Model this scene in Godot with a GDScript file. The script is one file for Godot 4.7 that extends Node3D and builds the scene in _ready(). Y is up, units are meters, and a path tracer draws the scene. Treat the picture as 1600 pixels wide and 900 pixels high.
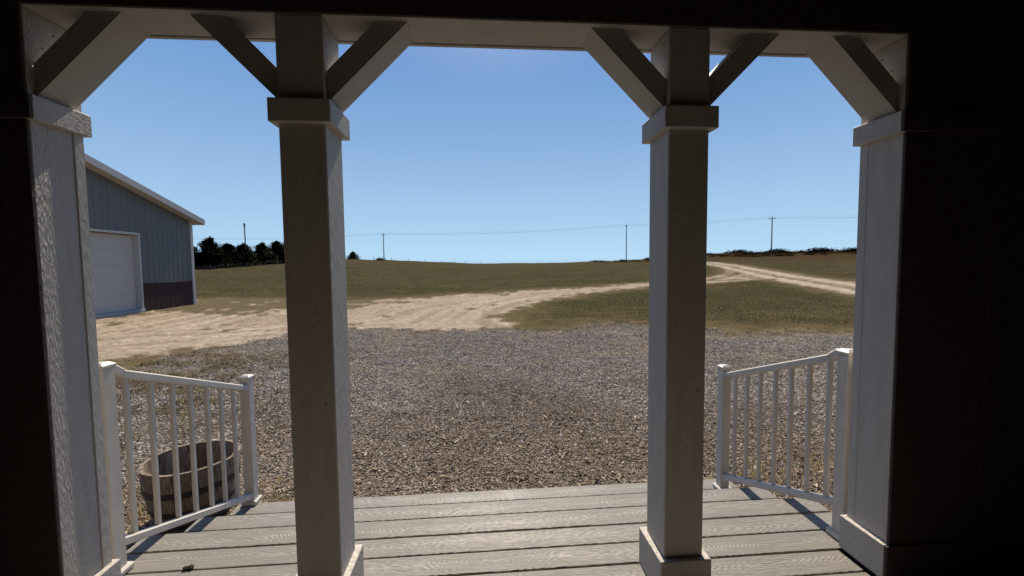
extends Node3D

# ---------------------------------------------------------------- measures (metres; x along the porch, -z out to the field)
const EYE := Vector3(-0.0201, 1.3838, 1.6111)
const X_LEFT := -1.5639        # opening face of the left half column
const X_RIGHT := 1.7107        # opening face of the right half column
const DEEP := 0.183            # depth of columns and wall
const CAP_LOW := 1.90
const CAP_HIGH := 1.9837
const BEAM_LOW := 2.286
const GROUND := -0.48
const STEP := 0.16

var rng := RandomNumberGenerator.new()
var taken := {}
var mats := {}
var noise_a := FastNoiseLite.new()
var noise_b := FastNoiseLite.new()
var noise_c := FastNoiseLite.new()
var tread_noise := FastNoiseLite.new()

# ---------------------------------------------------------------- naming
func numbered(called: String) -> String:
	var n: int = taken.get(called, 0)
	taken[called] = n + 1
	return called if n == 0 else "%s_%03d" % [called, n]

func tag(o: Node3D, label: String, category: String, group := "") -> Node3D:
	o.set_meta("kind", "thing")
	o.set_meta("label", label)
	o.set_meta("category", category)
	if group != "":
		o.set_meta("group", group)
	return o

func thing(called: String, label: String, category: String, at := Vector3.ZERO, group := "") -> Node3D:
	var o := Node3D.new()
	o.name = numbered(called)
	add_child(o, true)
	o.position = at
	tag(o, label, category, group)
	return o

func structure(called: String) -> Node3D:
	var o := Node3D.new()
	o.name = numbered(called)
	o.set_meta("kind", "structure")
	add_child(o, true)
	return o

func obj(called: String, mesh: Mesh, m: Material, parent: Node = self) -> MeshInstance3D:
	var o := MeshInstance3D.new()
	o.name = numbered(called) if parent == self else called
	o.mesh = mesh
	o.material_override = m
	o.cast_shadow = GeometryInstance3D.SHADOW_CASTING_SETTING_ON
	parent.add_child(o, true)
	return o

# ---------------------------------------------------------------- mesh helpers
func st_new() -> SurfaceTool:
	var st := SurfaceTool.new()
	st.begin(Mesh.PRIMITIVE_TRIANGLES)
	return st

func tri(st: SurfaceTool, a: Vector3, b: Vector3, c: Vector3, out: Vector3) -> void:
	var n := (b - a).cross(c - a)
	if n.length_squared() < 1e-16:
		return
	if n.dot(out) > 0.0:
		var t := b
		b = c
		c = t
	else:
		n = -n
	n = n.normalized()
	for p in [a, b, c]:
		st.set_normal(n)
		st.set_uv(Vector2(p.x, p.z))
		st.add_vertex(p)

func quad(st: SurfaceTool, a: Vector3, b: Vector3, c: Vector3, d: Vector3, out: Vector3) -> void:
	tri(st, a, b, c, out)
	tri(st, a, c, d, out)

# a box with bevelled edges
func cbox(st: SurfaceTool, lo: Vector3, hi: Vector3, bevel := 0.003, turn := Transform3D.IDENTITY) -> void:
	var c := (lo + hi) * 0.5
	var h := (hi - lo) * 0.5
	var b: float = minf(bevel, minf(h.x, minf(h.y, h.z)) * 0.45)
	var at := func(s: Vector3, axis: int) -> Vector3:
		var p := Vector3(s.x * (h.x - b), s.y * (h.y - b), s.z * (h.z - b))
		p[axis] = s[axis] * h[axis]
		return turn * (c + p)
	var mid := turn * c
	for axis in 3:
		var u := (axis + 1) % 3
		var v := (axis + 2) % 3
		for s in [-1.0, 1.0]:
			var q := []
			for k in [[-1, -1], [1, -1], [1, 1], [-1, 1]]:
				var sg := Vector3.ZERO
				sg[axis] = s
				sg[u] = k[0]
				sg[v] = k[1]
				q.append(at.call(sg, axis))
			var face: Vector3 = (q[0] + q[2]) * 0.5 - mid
			quad(st, q[0], q[1], q[2], q[3], face)
			for s2 in [-1.0, 1.0]:
				var e0 := Vector3.ZERO
				e0[u] = s
				e0[v] = s2
				var e1 := e0
				e0[axis] = -1.0
				e1[axis] = 1.0
				var a0: Vector3 = at.call(e0, u)
				var a1: Vector3 = at.call(e1, u)
				var b0: Vector3 = at.call(e0, v)
				var b1: Vector3 = at.call(e1, v)
				quad(st, a0, a1, b1, b0, (a0 + a1 + b0 + b1) * 0.25 - mid)
	for sx in [-1.0, 1.0]:
		for sy in [-1.0, 1.0]:
			for sz in [-1.0, 1.0]:
				var s := Vector3(sx, sy, sz)
				var p0: Vector3 = at.call(s, 0)
				var p1: Vector3 = at.call(s, 1)
				var p2: Vector3 = at.call(s, 2)
				tri(st, p0, p1, p2, (p0 + p1 + p2) / 3.0 - mid)

func box_mesh(lo: Vector3, hi: Vector3, bevel := 0.003) -> ArrayMesh:
	var st := st_new()
	cbox(st, lo, hi, bevel)
	return st.commit()

# a prism: outline in the xy plane, from z0 to z1 (outline convex)
func prism(st: SurfaceTool, outline: Array, z0: float, z1: float, turn := Transform3D.IDENTITY) -> void:
	var mid2 := Vector2.ZERO
	for p in outline:
		mid2 += p
	mid2 /= outline.size()
	var mid := turn * Vector3(mid2.x, mid2.y, (z0 + z1) * 0.5)
	var n := outline.size()
	for i in n:
		var a: Vector2 = outline[i]
		var b: Vector2 = outline[(i + 1) % n]
		var p := turn * Vector3(a.x, a.y, z0)
		var q := turn * Vector3(b.x, b.y, z0)
		var r := turn * Vector3(b.x, b.y, z1)
		var s := turn * Vector3(a.x, a.y, z1)
		quad(st, p, q, r, s, (p + r) * 0.5 - mid)
		if i > 0 and i < n - 1:
			var o: Vector2 = outline[0]
			var f0 := turn * Vector3(o.x, o.y, z0)
			var f1 := turn * Vector3(o.x, o.y, z1)
			tri(st, f0, p, q, f0 - f1)
			tri(st, f1, s, r, f1 - f0)

func tube(st: SurfaceTool, a: Vector3, b: Vector3, ra: float, rb: float, sides := 8, caps := true) -> void:
	var d := (b - a).normalized()
	var u := d.cross(Vector3.UP if absf(d.y) < 0.9 else Vector3.RIGHT).normalized()
	var v := d.cross(u)
	for i in sides:
		var t0 := TAU * i / sides
		var t1 := TAU * (i + 1) / sides
		var n0 := u * cos(t0) + v * sin(t0)
		var n1 := u * cos(t1) + v * sin(t1)
		quad(st, a + n0 * ra, a + n1 * ra, b + n1 * rb, b + n0 * rb, n0 + n1)
		if caps:
			tri(st, a, a + n0 * ra, a + n1 * ra, -d)
			tri(st, b, b + n0 * rb, b + n1 * rb, d)

# ---------------------------------------------------------------- textures
func noise_image(size_x: int, size_y: int, seed_value: int, frequency: float, kind := FastNoiseLite.TYPE_SIMPLEX_SMOOTH, octaves := 4, fractal := FastNoiseLite.FRACTAL_FBM) -> Image:
	var n := FastNoiseLite.new()
	n.seed = seed_value
	n.noise_type = kind
	n.frequency = frequency
	n.fractal_type = fractal
	n.fractal_octaves = octaves
	n.domain_warp_enabled = true
	n.domain_warp_amplitude = 18.0
	n.domain_warp_frequency = 0.02
	return n.get_seamless_image(size_x, size_y)

func normal_texture(im: Image, strength: float) -> ImageTexture:
	var c := im.duplicate() as Image
	c.convert(Image.FORMAT_RGBA8)
	c.bump_map_to_normal_map(strength)
	return ImageTexture.create_from_image(c)

func tone_texture(im: Image, low: Color, high: Color, power := 1.0) -> ImageTexture:
	var w := im.get_width()
	var h := im.get_height()
	var o := Image.create(w, h, false, Image.FORMAT_RGB8)
	for y in h:
		for x in w:
			var t: float = pow(im.get_pixel(x, y).r, power)
			o.set_pixel(x, y, low.lerp(high, t))
	return ImageTexture.create_from_image(o)

func paint(lin: Color, rough: float) -> StandardMaterial3D:
	var m := StandardMaterial3D.new()
	m.albedo_color = lin.linear_to_srgb()
	m.roughness = rough
	m.metallic_specular = 0.3
	return m

func grainy(lin: Color, rough: float, nt: Texture2D, scale_by: Vector3, strength: float, tones: Texture2D = null) -> StandardMaterial3D:
	var m := paint(lin, rough)
	m.uv1_triplanar = true
	m.uv1_triplanar_sharpness = 8.0
	m.uv1_scale = scale_by
	m.normal_enabled = true
	m.normal_texture = nt
	m.normal_scale = strength
	if tones != null:
		m.albedo_texture = tones
	return m

func deck_images(seed_value: int) -> Array:
	# rings of a log cut by a plane that wanders in depth: cathedral grain
	var w := 2048
	var h := 96
	var wander := FastNoiseLite.new()
	wander.seed = seed_value
	wander.frequency = 0.0013
	wander.fractal_octaves = 2
	var fine := FastNoiseLite.new()
	fine.seed = seed_value + 5
	fine.frequency = 0.02
	var colour := Image.create(w, h, false, Image.FORMAT_RGB8)
	var relief := Image.create(w, h, false, Image.FORMAT_RGBA8)
	var low := Color(0.160, 0.147, 0.131).linear_to_srgb()
	var high := Color(0.325, 0.304, 0.274).linear_to_srgb()
	for x in w:
		var d := 0.06 + 0.13 * wander.get_noise_1d(x)
		var cen := 0.5 + 0.35 * wander.get_noise_1d(x * 0.6 + 9000.0)
		for y in h:
			var v := (float(y) / h - cen) * 0.139
			var r := sqrt(v * v * 2.2 + d * d) + 0.0034 * fine.get_noise_2d(x * 0.6, y * 2.5)
			var s := 0.5 + 0.5 * sin(TAU * r / 0.0060)
			s = pow(s, 1.6)
			var streak := 0.5 + 0.5 * fine.get_noise_2d(x * 0.35 + 500.0, y * 9.0)
			var t: float = clampf(s * 0.36 + streak * 0.74 - 0.06, 0.0, 1.0)
			colour.set_pixel(x, y, low.lerp(high, t))
			relief.set_pixel(x, y, Color(t, t, t))
	relief.bump_map_to_normal_map(2.2)
	return [ImageTexture.create_from_image(colour), ImageTexture.create_from_image(relief)]

func make_materials() -> void:
	var grain := noise_image(512, 512, 11, 0.02, FastNoiseLite.TYPE_SIMPLEX_SMOOTH, 4, FastNoiseLite.FRACTAL_RIDGED)
	var grain_n := normal_texture(grain, 5.0)
	var fine := noise_image(512, 512, 21, 0.05)
	var fine_n := normal_texture(fine, 4.0)
	var dirt_tones := tone_texture(noise_image(256, 256, 31, 0.012), Color(0.94, 0.935, 0.925), Color(1, 1, 1), 0.7)
	mats.white_rough = grainy(Color(0.52, 0.485, 0.445), 0.5, grain_n, Vector3(8.0, 1.1, 8.0), 1.1, dirt_tones)
	mats.white_up = grainy(Color(0.52, 0.485, 0.445), 0.6, grain_n, Vector3(6.5, 0.9, 6.5), 0.22, dirt_tones)
	mats.white_along = grainy(Color(0.52, 0.485, 0.445), 0.55, grain_n, Vector3(1.6, 7.5, 1.6), 0.8, dirt_tones)
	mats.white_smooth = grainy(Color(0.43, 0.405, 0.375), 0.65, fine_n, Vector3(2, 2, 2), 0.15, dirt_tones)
	mats.vinyl = grainy(Color(0.58, 0.545, 0.50), 0.38, fine_n, Vector3(3, 3, 3), 0.06, dirt_tones)
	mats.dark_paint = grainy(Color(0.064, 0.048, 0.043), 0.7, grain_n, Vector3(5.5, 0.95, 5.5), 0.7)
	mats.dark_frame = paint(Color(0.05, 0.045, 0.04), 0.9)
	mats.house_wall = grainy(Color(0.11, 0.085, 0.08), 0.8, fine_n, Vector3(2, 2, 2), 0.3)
	mats.under = paint(Color(0.06, 0.052, 0.045), 0.9)
	mats.concrete = grainy(Color(0.34, 0.33, 0.31), 0.9, fine_n, Vector3(3, 3, 3), 0.5, dirt_tones)
	for k in 3:
		var im := deck_images(100 + k * 17)
		var m := paint(Color(1, 1, 1), 0.47)
		m.albedo_texture = im[0]
		m.normal_enabled = true
		m.normal_texture = im[1]
		m.normal_scale = 1.0
		mats["deck_%d" % k] = m
	# the shed
	mats.shed_grey = paint(Color(0.132, 0.126, 0.124), 0.5)
	mats.shed_grey_b = paint(Color(0.128, 0.122, 0.120), 0.52)
	mats.shed_maroon = paint(Color(0.048, 0.0235, 0.0205), 0.75)
	mats.shed_white = paint(Color(0.43, 0.40, 0.365), 0.5)
	mats.shed_door = paint(Color(0.42, 0.38, 0.34), 0.6)
	mats.shed_roof = paint(Color(0.55, 0.55, 0.55), 0.4)
	# barrel
	var wood_tones := tone_texture(noise_image(256, 256, 41, 0.03), Color(0.5, 0.47, 0.45), Color(1, 1, 1))
	mats.stave_a = grainy(Color(0.42, 0.345, 0.275), 0.85, fine_n, Vector3(9, 1.2, 9), 0.9, wood_tones)
	mats.stave_b = grainy(Color(0.33, 0.27, 0.215), 0.85, fine_n, Vector3(9, 1.2, 9), 0.9, wood_tones)
	mats.stave_c = grainy(Color(0.49, 0.415, 0.335), 0.85, fine_n, Vector3(9, 1.2, 9), 0.9, wood_tones)
	mats.hoop = grainy(Color(0.045, 0.038, 0.035), 0.6, fine_n, Vector3(4, 4, 4), 0.4)
	mats.soil = grainy(Color(0.09, 0.065, 0.045), 0.95, fine_n, Vector3(5, 5, 5), 1.0)
	mats.pole_wood = grainy(Color(0.10, 0.080, 0.065), 0.9, fine_n, Vector3(4, 0.5, 4), 0.6)
	mats.insulator = paint(Color(0.35, 0.35, 0.36), 0.4)
	mats.wire = paint(Color(0.08, 0.08, 0.085), 0.6)
	mats.bark = paint(Color(0.09, 0.065, 0.05), 0.95)
	mats.clump = paint(Color(0.045, 0.030, 0.022), 0.95)
	for pair in [["cedar", Color(0.115, 0.155, 0.098)], ["cedar_b", Color(0.13, 0.158, 0.105)], ["scrub", Color(0.034, 0.038, 0.020)]]:
		var m := paint(pair[1], 0.9)
		m.cull_mode = BaseMaterial3D.CULL_DISABLED
		m.backlight_enabled = true
		m.backlight = Color(0.8, 0.9, 0.6)
		mats[pair[0]] = m
	# ground
	var cells := FastNoiseLite.new()
	cells.seed = 77
	cells.noise_type = FastNoiseLite.TYPE_CELLULAR
	cells.frequency = 0.055
	cells.cellular_return_type = FastNoiseLite.RETURN_CELL_VALUE
	cells.cellular_jitter = 1.0
	var stones := cells.get_seamless_image(1024, 1024)
	cells.cellular_return_type = FastNoiseLite.RETURN_DISTANCE
	var domes := cells.get_seamless_image(1024, 1024)
	mats.gravel = ground_material(tone_texture(stones, Color(0.28, 0.275, 0.27), Color(1, 1, 1), 1.2), normal_texture(domes, 6.0), 0.9, 0.55)
	var sand := noise_image(1024, 1024, 88, 0.02, FastNoiseLite.TYPE_SIMPLEX_SMOOTH, 5)
	mats.dirt = ground_material(tone_texture(sand, Color(0.74, 0.72, 0.70), Color(1, 1, 1), 0.8), normal_texture(sand, 7.0), 0.95, 0.22)
	var turf := noise_image(1024, 1024, 99, 0.06, FastNoiseLite.TYPE_SIMPLEX_SMOOTH, 5)
	mats.turf = ground_material(tone_texture(turf, Color(0.62, 0.62, 0.58), Color(1, 1, 1)), normal_texture(turf, 8.0), 0.95, 0.25)
	mats.tinted = paint(Color(1, 1, 1), 0.92)
	mats.tinted.metallic_specular = 0.06
	mats.tinted.vertex_color_use_as_albedo = true
	mats.blade = paint(Color(1, 1, 1), 0.85)
	mats.blade.metallic_specular = 0.05
	mats.blade.vertex_color_use_as_albedo = true
	mats.blade.cull_mode = BaseMaterial3D.CULL_DISABLED
	mats.blade.backlight_enabled = true
	mats.blade.backlight = Color(0.3, 0.3, 0.3)

func ground_material(tones: Texture2D, nt: Texture2D, rough: float, repeat: float) -> StandardMaterial3D:
	var m := paint(Color(1, 1, 1), rough)
	m.vertex_color_use_as_albedo = true
	m.albedo_texture = tones
	m.normal_enabled = true
	m.normal_texture = nt
	m.normal_scale = 1.0
	m.uv1_scale = Vector3(repeat, repeat, 1)
	m.metallic_specular = 0.04
	return m

# ---------------------------------------------------------------- terrain
const AZ := [-180.0, -90.0, -50.0, -32.5, -24.2, -16.7, -12.4, -4.1, 1.0, 8.9, 17.4, 21.4, 29.7, 35.8, 41.7, 44.0, 60.0, 90.0, 180.0]
const EL := [0.0, 0.0, -0.1, -0.02, 0.40, 0.76, 0.69, 0.28, 0.05, 0.08, 0.24, 0.40, 0.95, 1.04, 1.02, 1.1, 1.1, 0.3, 0.0]
const RD := [150.0, 150.0, 150.0, 150.0, 150.0, 150.0, 160.0, 190.0, 210.0, 210.0, 200.0, 190.0, 180.0, 180.0, 180.0, 180.0, 180.0, 160.0, 150.0]

func smooth_between(table: Array, az: float) -> float:
	for i in range(1, AZ.size()):
		if az <= AZ[i]:
			var t: float = (az - AZ[i - 1]) / (AZ[i] - AZ[i - 1])
			t = lerpf(t, t * t * (3.0 - 2.0 * t), 0.5)
			return lerpf(table[i - 1], table[i], t)
	return table[-1]

func land(x: float, z: float, el_ridge := INF, far_ridge := 0.0) -> float:
	var dx := x - EYE.x
	var dz := EYE.z - z
	var d := sqrt(dx * dx + dz * dz)
	if d < 20.0:
		return GROUND
	var ridge := far_ridge
	var e := el_ridge
	if e == INF:
		var az := rad_to_deg(atan2(dx, dz))
		e = smooth_between(EL, az)
		ridge = smooth_between(RD, az)
	var top := EYE.y + ridge * tan(deg_to_rad(e))
	var t: float = clampf((d - 20.0) / (ridge - 20.0), 0.0, 1.0)
	return GROUND + (top - GROUND) * pow(t, 1.3) - maxf(0.0, d - ridge) * 0.012

const GRAVEL := [Vector2(-6.4, -1.5), Vector2(-6.5, -5.5), Vector2(-6.8, -7.2), Vector2(-6.7, -8.6), Vector2(-5.5, -10.4), Vector2(-3.5, -10.6), Vector2(-0.6, -10.3), Vector2(1.5, -10.5), Vector2(4.6, -10.1), Vector2(6.0, -9.2), Vector2(7.2, -8.4), Vector2(11.0, -8.9), Vector2(30.0, -7.0), Vector2(30.0, 20.0), Vector2(-6.5, 20.0)]
const LOT := [Vector2(-30.0, 6.0), Vector2(-14.2, -13.0), Vector2(-14.2, -20.2), Vector2(-15.7, -22.4), Vector2(-11.6, -22.6), Vector2(-6.8, -20.8), Vector2(-3.9, -21.9), Vector2(-1.9, -23.4), Vector2(2.1, -25.9), Vector2(7.0, -28.5), Vector2(13.6, -31.5), Vector2(19.6, -33.6), Vector2(20.7, -31.8), Vector2(17.8, -29.9), Vector2(12.1, -27.9), Vector2(6.5, -23.1), Vector2(2.8, -18.6), Vector2(1.3, -14.7), Vector2(0.9, -12.0), Vector2(1.5, -10.0), Vector2(-8.0, -7.0), Vector2(-9.0, 6.0)]
const ROAD := [Vector2(12.0, 4.0), Vector2(19.0, -12.0), Vector2(21.9, -20.5), Vector2(24.8, -28.5), Vector2(28.2, -37.0), Vector2(33.0, -48.0), Vector2(39.0, -62.0), Vector2(45.0, -79.0)]
const LINK := [Vector2(12.5, -29.7), Vector2(16.5, -31.6), Vector2(20.0, -33.2), Vector2(24.0, -36.8), Vector2(28.0, -42.0), Vector2(33.0, -50.0)]
const BEND := [Vector2(13.0, -29.2), Vector2(17.8, -30.6), Vector2(22.0, -32.3), Vector2(25.0, -33.5), Vector2(27.6, -37.0)]
const FORK := [Vector2(18.5, -32.4), Vector2(23.0, -32.0), Vector2(25.0, -30.0), Vector2(28.5, -37.0), Vector2(33.0, -47.0), Vector2(30.0, -45.5), Vector2(25.5, -39.0)]

func signed_distance(p: Vector2, poly: Array) -> float:
	var best := INF
	var inside := false
	var n := poly.size()
	var j := n - 1
	for i in n:
		var a: Vector2 = poly[i]
		var b: Vector2 = poly[j]
		var e := b - a
		var w := p - a
		var t: float = clampf(w.dot(e) / e.length_squared(), 0.0, 1.0)
		best = minf(best, (w - e * t).length_squared())
		if (a.y > p.y) != (b.y > p.y) and p.x < (b.x - a.x) * (p.y - a.y) / (b.y - a.y) + a.x:
			inside = not inside
		j = i
	return -sqrt(best) if inside else sqrt(best)

func off_line(p: Vector2, line: Array) -> float:
	var best := INF
	for i in line.size() - 1:
		var a: Vector2 = line[i]
		var e: Vector2 = line[i + 1] - a
		var w := p - a
		var t: float = clampf(w.dot(e) / e.length_squared(), 0.0, 1.0)
		best = minf(best, (w - e * t).length_squared())
	return sqrt(best)

# what covers the ground at p: x below 0 gravel, y below 0 bare dirt, otherwise grass
func cover(p: Vector2, d: float) -> Vector3:
	if d > 125.0:
		return Vector3(9, 9, 0.5)
	var n1 := noise_a.get_noise_2d(p.x, p.y)
	var n2 := noise_b.get_noise_2d(p.x, p.y)
	var g := 9.0
	if d < 34.0:
		g = signed_distance(p, GRAVEL) + n1 * 1.1 + n2 * 0.55
	var side := signed_distance(p, LOT)
	var s := side + n1 * 0.9 + n2 * 0.6
	# wheel ruts run along the drive
	var track := 0.5 + 0.9 * noise_b.get_noise_2d(side * 1.5 + 40.0, p.x * 0.16)
	if p.x > 5.0:
		var wide := off_line(p, ROAD)
		var road := wide - 2.1 + n1 * 0.7 + n2 * 0.4
		if wide < 4.0:
			track = 0.15 + 0.85 * smoothstep(0.85, 0.25, absf(wide - 1.1)) + n2 * 0.5
		var one := absf(off_line(p, LINK) - 0.85) - 0.6 + n2 * 0.3 + n1 * 0.2
		var two := absf(off_line(p, BEND) - 0.8) - 0.5 + n2 * 0.3 + n1 * 0.2
		var fork := signed_distance(p, FORK) + n1 * 0.8 + n2 * 0.9 + 0.3
		if fork < minf(one, two) and wide > 2.6:
			track = 0.45 + n2 * 0.9
		s = minf(minf(s, fork), minf(road, minf(one, two)))
	return Vector3(g, s, track)

func sandiness(p: Vector2, d: float, k: Vector3) -> float:
	# thin places in the gravel where pale soil shows
	var n := noise_a.get_noise_2d(p.x * 1.1 - 70.0, p.y * 2.6) * 0.9 + noise_b.get_noise_2d(p.x * 0.6, p.y * 1.8 + 9.0) * 0.5
	return clampf(smoothstep(0.0, 0.40, n) * smoothstep(4.5, 7.5, d) * 0.85 + smoothstep(-2.2, 0.2, k.x) * 0.85, 0.0, 1.0)

func weediness(p: Vector2, k: Vector3, n1: float, n2: float) -> float:
	# withered growth creeps in from the edges of the drive and by the shed
	var by_shed := smoothstep(9.0, 3.0, Vector2(p.x + 11.0, (p.y + 19.5) * 1.7).length())
	var edge := smoothstep(-1.6, 0.0, k.y) if p.x < 12.0 else 0.0
	return n1 * 0.7 + n2 * 0.45 - 0.10 + 0.75 * by_shed + 0.34 * edge

func ground_colour(p: Vector2, d: float, k: Vector3) -> Color:
	var n1 := noise_a.get_noise_2d(p.x * 1.7 + 50.0, p.y * 1.7)
	var n2 := noise_b.get_noise_2d(p.x + 31.0, p.y)
	var n3 := noise_c.get_noise_2d(p.x, p.y)
	# grass
	var az := rad_to_deg(atan2(p.x - EYE.x, EYE.z - p.y))
	var grass := Color(0.112, 0.098, 0.051).lerp(Color(0.180, 0.146, 0.082), clampf(0.42 + n1 * 0.9 + n2 * 0.6, 0.0, 1.0))
	var up := smoothstep(60.0, 150.0, d)
	grass = grass.lerp(Color(0.106, 0.103, 0.050), clampf(n3 * 1.8, 0.0, 0.7) * (1.0 - up))
	grass = grass.lerp(Color(0.155, 0.120, 0.066), up * 0.7)
	grass = grass.lerp(Color(0.205, 0.165, 0.098), 0.5 * smoothstep(165.0, 200.0, d))
	var hill := smoothstep(22.0, 32.0, az) * smoothstep(72.0, 120.0, d)
	grass = grass.lerp(Color(0.150, 0.086, 0.046).lerp(Color(0.105, 0.082, 0.040), clampf(0.5 + n3 * 1.6, 0.0, 1.0)), hill * 0.85)
	var dry := smoothstep(2.0, 0.1, minf(k.x, k.y) + n2 * 1.1)
	grass = grass.lerp(Color(0.27, 0.205, 0.105), dry * 0.8)
	# bare dirt
	var dirt := Color(0.41, 0.325, 0.235).lerp(Color(0.64, 0.535, 0.405), clampf(k.z + n1 * 0.35 + n2 * 0.25, 0.0, 1.0))
	if p.x > 17.0 and d > 24.0:
		dirt = dirt.lerp(Color(0.23, 0.185, 0.13), smoothstep(0.5, 0.0, k.z) * 0.8)
	var weeds := smoothstep(0.20, 0.42, weediness(p, k, n1, n2))
	dirt = dirt.lerp(Color(0.165, 0.130, 0.075), weeds * 0.9)
	# gravel
	var gravel := Color(0.44, 0.370, 0.300).lerp(Color(0.52, 0.440, 0.350), clampf(0.4 + n1 * 0.8, 0.0, 1.0))
	gravel = gravel.lerp(Color(0.60, 0.490, 0.37), sandiness(p, d, k) * 0.8)
	var brown := smoothstep(7.2, 4.4, d + n1 * 2.2 + n3 * 1.5)
	gravel = gravel.lerp(Color(0.36, 0.285, 0.215), brown * 0.85)
	# withered grass creeping into the gravel at its left side
	var creep := smoothstep(-2.6, -4.4, p.x + n1 * 1.6) * smoothstep(-8.2, -6.4, p.y) * smoothstep(-0.25, 0.3, n2 + n1 * 0.6)
	gravel = gravel.lerp(Color(0.19, 0.150, 0.092), creep * 0.7)
	var c := grass
	c = c.lerp(dirt, smoothstep(0.35, -0.35, k.y))
	c = c.lerp(gravel, smoothstep(0.5, -0.9, k.x))
	c = c * 0.78
	c.a = 1.0
	return c

func lift(p: Vector2, d: float, k: Vector3) -> float:
	# small unevenness of the ground
	var n1 := noise_b.get_noise_2d(p.x * 1.3, p.y * 1.3)
	var amount := 0.02 + 0.05 * smoothstep(10.0, 60.0, d)
	if k.y < 0.3 and k.x > 0.0:
		amount += 0.015
	var y := n1 * amount + (k.z - 0.5) * 0.05 * smoothstep(0.2, -0.5, k.y) * smoothstep(0.0, 0.6, k.x) + noise_a.get_noise_2d(p.x * 0.4, p.y * 0.4) * 0.06 * smoothstep(6.0, 16.0, d)
	if k.x > 0.3 and k.y > 0.0:
		y += 0.05 * smoothstep(0.0, 1.0, minf(k.x, k.y))
	return y

func ground_at(x: float, z: float) -> float:
	var p := Vector2(x, z)
	var d := Vector2(x - EYE.x, z - EYE.z).length()
	return land(x, z) + lift(p, d, cover(p, d))

func build_ground() -> void:
	var azs := []
	var a := -65.0
	while a <= 65.0:
		azs.append(a)
		a += 0.3
	a = 70.0
	while a < 294.0:
		azs.append(a)
		a += 5.0
	var rs := []
	var r := 0.7
	while r < 2600.0:
		rs.append(r)
		r *= 1.022
	var n := azs.size()
	var m := rs.size()
	var pos := PackedVector3Array()
	var col := PackedColorArray()
	var zone := PackedByteArray()
	pos.resize(n * m)
	col.resize(n * m)
	zone.resize(n * m)
	for i in n:
		var az: float = azs[i]
		var az_w: float = az if az <= 180.0 else az - 360.0
		var e := smooth_between(EL, az_w)
		var far_ridge := smooth_between(RD, az_w)
		var sx := sin(deg_to_rad(az))
		var cz := -cos(deg_to_rad(az))
		for j in m:
			var d: float = rs[j]
			var p := Vector2(EYE.x + sx * d, EYE.z + cz * d)
			var k := cover(p, d)
			var y := land(p.x, p.y, e, far_ridge) + lift(p, d, k)
			if d > 90.0:
				y += noise_a.get_noise_2d(p.x * 0.12, p.y * 0.12) * 0.35 * smoothstep(90.0, 150.0, d)
			var at := i * m + j
			pos[at] = Vector3(p.x, y, p.y)
			col[at] = ground_colour(p, d, k)
			zone[at] = 0 if k.x < 0.0 else (1 if k.y < 0.0 else 2)
	var nor := PackedVector3Array()
	nor.resize(n * m)
	for i in n:
		for j in m:
			var du := pos[((i + 1) % n) * m + j] - pos[((i + n - 1) % n) * m + j]
			var dv := pos[i * m + mini(j + 1, m - 1)] - pos[i * m + maxi(j - 1, 0)]
			var q := du.cross(dv).normalized()
			nor[i * m + j] = q if q.y > 0.0 else -q
	var names := ["gravel_yard", "dirt_drive", "grass_field"]
	var looks := [mats.gravel, mats.dirt, mats.turf]
	for z in 3:
		var vp := PackedVector3Array()
		var vn := PackedVector3Array()
		var vc := PackedColorArray()
		var vu := PackedVector2Array()
		var idx := PackedInt32Array()
		var seen := {}
		for i in n:
			var i2 := (i + 1) % n
			for j in m - 1:
				var q := [i * m + j, i2 * m + j, i2 * m + j + 1, i * m + j + 1]
				var cz2 := {}
				if zone[q[0]] != z:
					continue
				for t in [0, 2, 1, 0, 3, 2]:
					var g: int = q[t]
					if not seen.has(g):
						seen[g] = vp.size()
						vp.append(pos[g])
						vn.append(nor[g])
						vc.append(col[g])
						vu.append(Vector2(pos[g].x, pos[g].z))
					idx.append(seen[g])
		var arrays := []
		arrays.resize(Mesh.ARRAY_MAX)
		arrays[Mesh.ARRAY_VERTEX] = vp
		arrays[Mesh.ARRAY_NORMAL] = vn
		arrays[Mesh.ARRAY_COLOR] = vc
		arrays[Mesh.ARRAY_TEX_UV] = vu
		arrays[Mesh.ARRAY_INDEX] = idx
		var am := ArrayMesh.new()
		am.add_surface_from_arrays(Mesh.PRIMITIVE_TRIANGLES, arrays)
		var o := obj(names[z], am, looks[z])
		o.set_meta("kind", "structure")

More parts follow.
